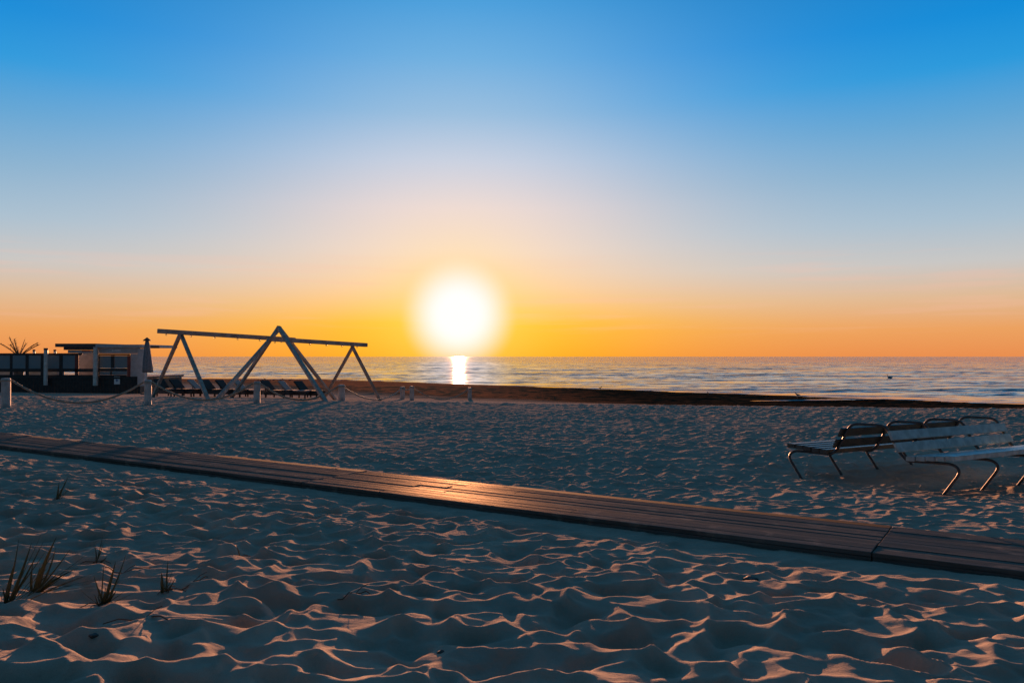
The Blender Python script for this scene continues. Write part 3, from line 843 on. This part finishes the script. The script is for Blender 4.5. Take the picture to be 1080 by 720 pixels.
for (a_, o_u, u_, dr) in [(q[0], q[1] * 1.15, q[2] * 1.75, q[3] * 1.2) for q in ((math.pi, .95, .75, .30), (math.pi * .97, .55, .80, .05), (0.05, .95, .62, .18), (.3, .8, .75, .28), (2.6, .5, .78, .1), (1.2, .4, .6, .1), (4.4, .5, .62, .2), (5.2, .7, .6, .25), (.6, .25, .72, .05), (3.6, .35, .68, .1))]:
    bm = bmesh.new(); palm_frond(bm, Vector((0, 0, 1.12)), a_, o_u, u_ * .9, dr); finish('frond', bm, M['leaf_dry'], pp)

# ================================================================ marram tufts
def tuft(px, py, blades, lab, hs=1.0, nm='marram_tuft'):
    b = at(px, py); b.z = gz(b.x, b.y) - .02
    o = empty(nm, b); k = b.y / F
    bm = bmesh.new()
    thin = [(dx * rnd.uniform(.5, 1.4) + rnd.uniform(-5, 5), dy * rnd.uniform(.4, .9), wd * .5, bend + rnd.uniform(-3, 3)) for (dx, dy, wd, bend) in blades if dy > 20]
    thin += [(a_ * 1.7 + rnd.uniform(-14, 14), b_ * rnd.uniform(.5, 1.0), c_ * .7, d_ + rnd.uniform(-8, 8)) for a_, b_, c_, d_ in thin * 2]
    for (dx, dy, wd, bend) in blades + thin:
        tip = Vector((dx * k, rnd.uniform(-.08, .08), dy * k * 1.03)); root = Vector((rnd.uniform(-.02, .02), rnd.uniform(-.02, .02), 0))
        n = 8; pts = []; mid = root.lerp(tip, .5) + Vector((bend * k, 0, abs(bend) * k * .3)); L_ = []; R_ = []
        side = Vector((1, rnd.uniform(-.8, .8), 0)).normalized()
        for i in range(n + 1):
            f = i / n; c = root * (1 - f) ** 2 + mid * 2 * f * (1 - f) + tip * f * f
            hw = wd * k * .32 * (1 - f ** 2.2) + .0006
            dirr = (tip - root).normalized(); sd_ = side - dirr * side.dot(dirr)
            L_.append(bm.verts.new(c - sd_ * hw)); R_.append((bm.verts.new(c + Vector((0, hw * .7, 0))), bm.verts.new(c + sd_ * hw)))
        for i in range(n):
            bm.faces.new((L_[i], R_[i][0], R_[i + 1][0], L_[i + 1])); bm.faces.new((R_[i][0], R_[i][1], R_[i + 1][1], R_[i + 1][0]))
    finish('blades', bm, M['grass'], o)
    # dry litter at the root
    bm = bmesh.new()
    for j in range(7):
        a_ = rnd.uniform(0, 6.28); l_ = rnd.uniform(.05, .14) * hs
        tube(bm, [(0, 0, .02), (math.cos(a_) * l_ * .5, math.sin(a_) * l_ * .5, .035), (math.cos(a_) * l_, math.sin(a_) * l_, .015)], .0022, 4)
    finish('dry_stems', bm, M['twig'], o)
    tag(o, lab, 'grass tuft', 'marram tufts in the near sand'); return o
tuft(11, 640, [(12, 52, 6, -3), (23, 66, 6, 3), (34, 62, 6, 4), (18, 72, 3, 2), (30, 75, 3, 2), (-8, 20, 4, 0)], 'leftmost tall tuft of dark grass blades at the left edge')
tuft(40, 628, [(24, 60, 7, -3), (28, 52, 6, 6), (49, 30, 7, -8), (-2, 26, 5, 0), (10, 40, 5, -2), (39, 48, 3, 3), (20, 22, 5, 4), (60, 22, 2.5, 2), (2, 34, 4, -3)], 'bushiest grass tuft with a blade leaning far right, near left')
tuft(110, 645, [(-3, 36, 5, -2), (8, 44, 6, 0), (19, 52, 5, 3), (12, 16, 6, 2), (-4, 44, 3, -1)], 'three-bladed upright grass tuft right of the bushiest tuft')
tuft(177, 628, [(0, 26, 5, 1), (-3, 32, 3, -1), (6, 14, 3, 1)], 'small single-shoot grass tuft, rightmost of the tufts')
tuft(104, 592, [(1, 28, 3, 0), (9, 7, 5, 2), (4, 20, 2, 1)], 'thin faint shoot behind the three-bladed tuft')
tuft(62, 530, [(4, 20, 3, 0), (8, 25, 2.4, 1), (1, 12, 2, 0)], 'tiny far shoot in the sand just below the boardwalk at left', .6)
tuft(255, 588, [(-5, 16, 3, 1), (1, 12, 2, 0)], 'tiny lone shoot in rippled sand below the boardwalk, left of centre', .6)
# loose stems lying on the sand
for (px, py, dx, lab) in ((135, 606, 22, 'dry twig lying beside the three-bladed grass tuft'), (150, 664, 34, 'long dry twig lying on the lit sand, near left'),
                          (205, 622, 14, 'short dry twig right of the small grass shoot'), (375, 634, 16, 'thin dark twig standing out of the sand near centre left')):
    b = at(px, py); k = b.y / F; b.z = gz(b.x, b.y) + .006; bm = bmesh.new()
    pts = []
    for i in range(7):
        f = i / 6; x = (f - .5) * dx * k * 2; yo = .06 * math.sin(f * 5 + px); pts.append(Vector((x, yo, gz(b.x + x, b.y + yo) - b.z + .010 + .012 * math.sin(f * 9))))
    tube(bm, pts, .003, 5); tube(bm, [pts[3], pts[3] + Vector((.03, .03, .03)), pts[3] + Vector((.07, .03, .05))], .002, 5)
    tag(finish('dry_twig', bm, M['twig'], None), lab, 'twig', 'dry twigs on the sand'); bpy.data.objects[-1]
    COL.objects[-1].location = b
for (px, py, wpx, lab) in ((102, 682, 9, 'dark pebble in the near sand below the grass tufts'), (466, 690, 8, 'small dark pebble at the bottom centre of the sand'),
                           (505, 573, 6, 'dark clump of seaweed in shaded sand under the boardwalk, centre'), (770, 535, 4, 'small dark lump in the sand beyond the boardwalk, left of the bench'), (790, 610, 14, 'flat dark lump half buried below the boardwalk, right of centre')):
    b = at(px, py); k = b.y / F; r = wpx * k * .5; b.z = gz(b.x, b.y)
    bm = bmesh.new(); bmesh.ops.create_icosphere(bm, subdivisions=3, radius=r)
    for v in bm.verts:
        n_ = 1 + .25 * math.sin(v.co.x / r * 3 + px) * math.cos(v.co.y / r * 4 + py); v.co *= n_; v.co.z *= .45
    o = finish('pebble', bm, M['stone'], None, True); o.location = b; tag(o, lab, 'pebble', 'dark bits lying on the sand')

# ================================================================ shore birds
def make_gull():
    me_ = bpy.data.meshes.new('gull'); bm = bmesh.new()
    sk = [(-.26, 0, .20), (-.16, 0, .23), (0, 0, .25), (.12, 0, .28), (.17, 0, .35), (.20, 0, .41), (.27, 0, .40)]
    rd = [.012, .045, .085, .070, .038, .040, .008]
    v = [bm.verts.new(c) for c in sk]
    for i in range(len(v) - 1): bm.edges.new((v[i], v[i + 1]))
    lg = []
    for y in (-.035, .035):
        a_ = bm.verts.new((.01, y, .14)); b_ = bm.verts.new((.0, y, .0)); bm.edges.new((v[2], a_)); bm.edges.new((a_, b_)); lg += [a_, b_]
    rd += [.014, .010] * 2
    bm.to_mesh(me_); bm.free()
    o = link('gull', me_, M['gull'])
    ml = o.modifiers.new('skin', 'SKIN'); o.modifiers.new('sub', 'SUBSURF').levels = 1; o.modifiers['sub'].render_levels = 2
    for i, r in enumerate(rd): me_.skin_vertices[0].data[i].radius = (r, r)
    me_.skin_vertices[0].data[2].use_root = True
    return o
gproto = make_gull(); first = True
birds = [(272, 403), (277, 402), (280, 402), (285, 403), (289, 402.5), (296, 403), (299, 402.5), (306, 403), (633, 411), (748, 418), (841, 419.5)]
dirs = ['just right of the third rope post, nearest it', 'second from the third rope post', 'third from the third rope post, head low', 'fourth from the third rope post', 'fifth from the third rope post', 'sixth in the left flock', 'seventh in the left flock', 'last on the right of the left flock',
        'standing alone right of the sun path', 'on the dark strip, well left of the tide pool', 'above the left end of the tide pool']
for i, (px, py) in enumerate(birds):
    b = at(px, py); o = gproto if first else gproto.copy()
    if not first: COL.objects.link(o)
    first = False
    b.z = gz(b.x, b.y)
    if b.z < SEA - .02: b.z = SEA - .02
    o.location = b; o.rotation_euler = (0, 0, rnd.choice([0, math.pi]) + rnd.uniform(-.6, .6)); s = rnd.uniform(.55, .75); o.scale = (s, s, s)
    tag(o, 'small gull at the waterline, ' + dirs[i], 'gull', 'gulls along the waterline')
# swan afloat
d = 2.7 * F / (398.5 - HOR); b = pt(938, 398.5, d)
me_ = bpy.data.meshes.new('swan'); bm = bmesh.new()
sk = [(.75, 0, .20), (.45, 0, .12), (0, 0, .14), (-.35, 0, .16), (-.52, 0, .40), (-.48, 0, .68), (-.56, 0, .84), (-.76, 0, .80)]
rd = [.03, .16, .24, .16, .06, .05, .07, .02]
v = [bm.verts.new(c) for c in sk]
for i in range(len(v) - 1): bm.edges.new((v[i], v[i + 1]))
bm.to_mesh(me_); bm.free(); o = link('swan', me_, M['gull']); o.modifiers.new('skin', 'SKIN'); o.modifiers.new('sub', 'SUBSURF').render_levels = 2
for i, r in enumerate(rd): me_.skin_vertices[0].data[i].radius = (r, r)
me_.skin_vertices[0].data[2].use_root = True
o.location = (b.x, b.y, SEA); o.scale = (.55, .55, .55); tag(o, 'dark swan-like bird afloat on the sea above the benches', 'bird')

scene.cycles.max_bounces = 6
scene.cycles.use_denoising = True
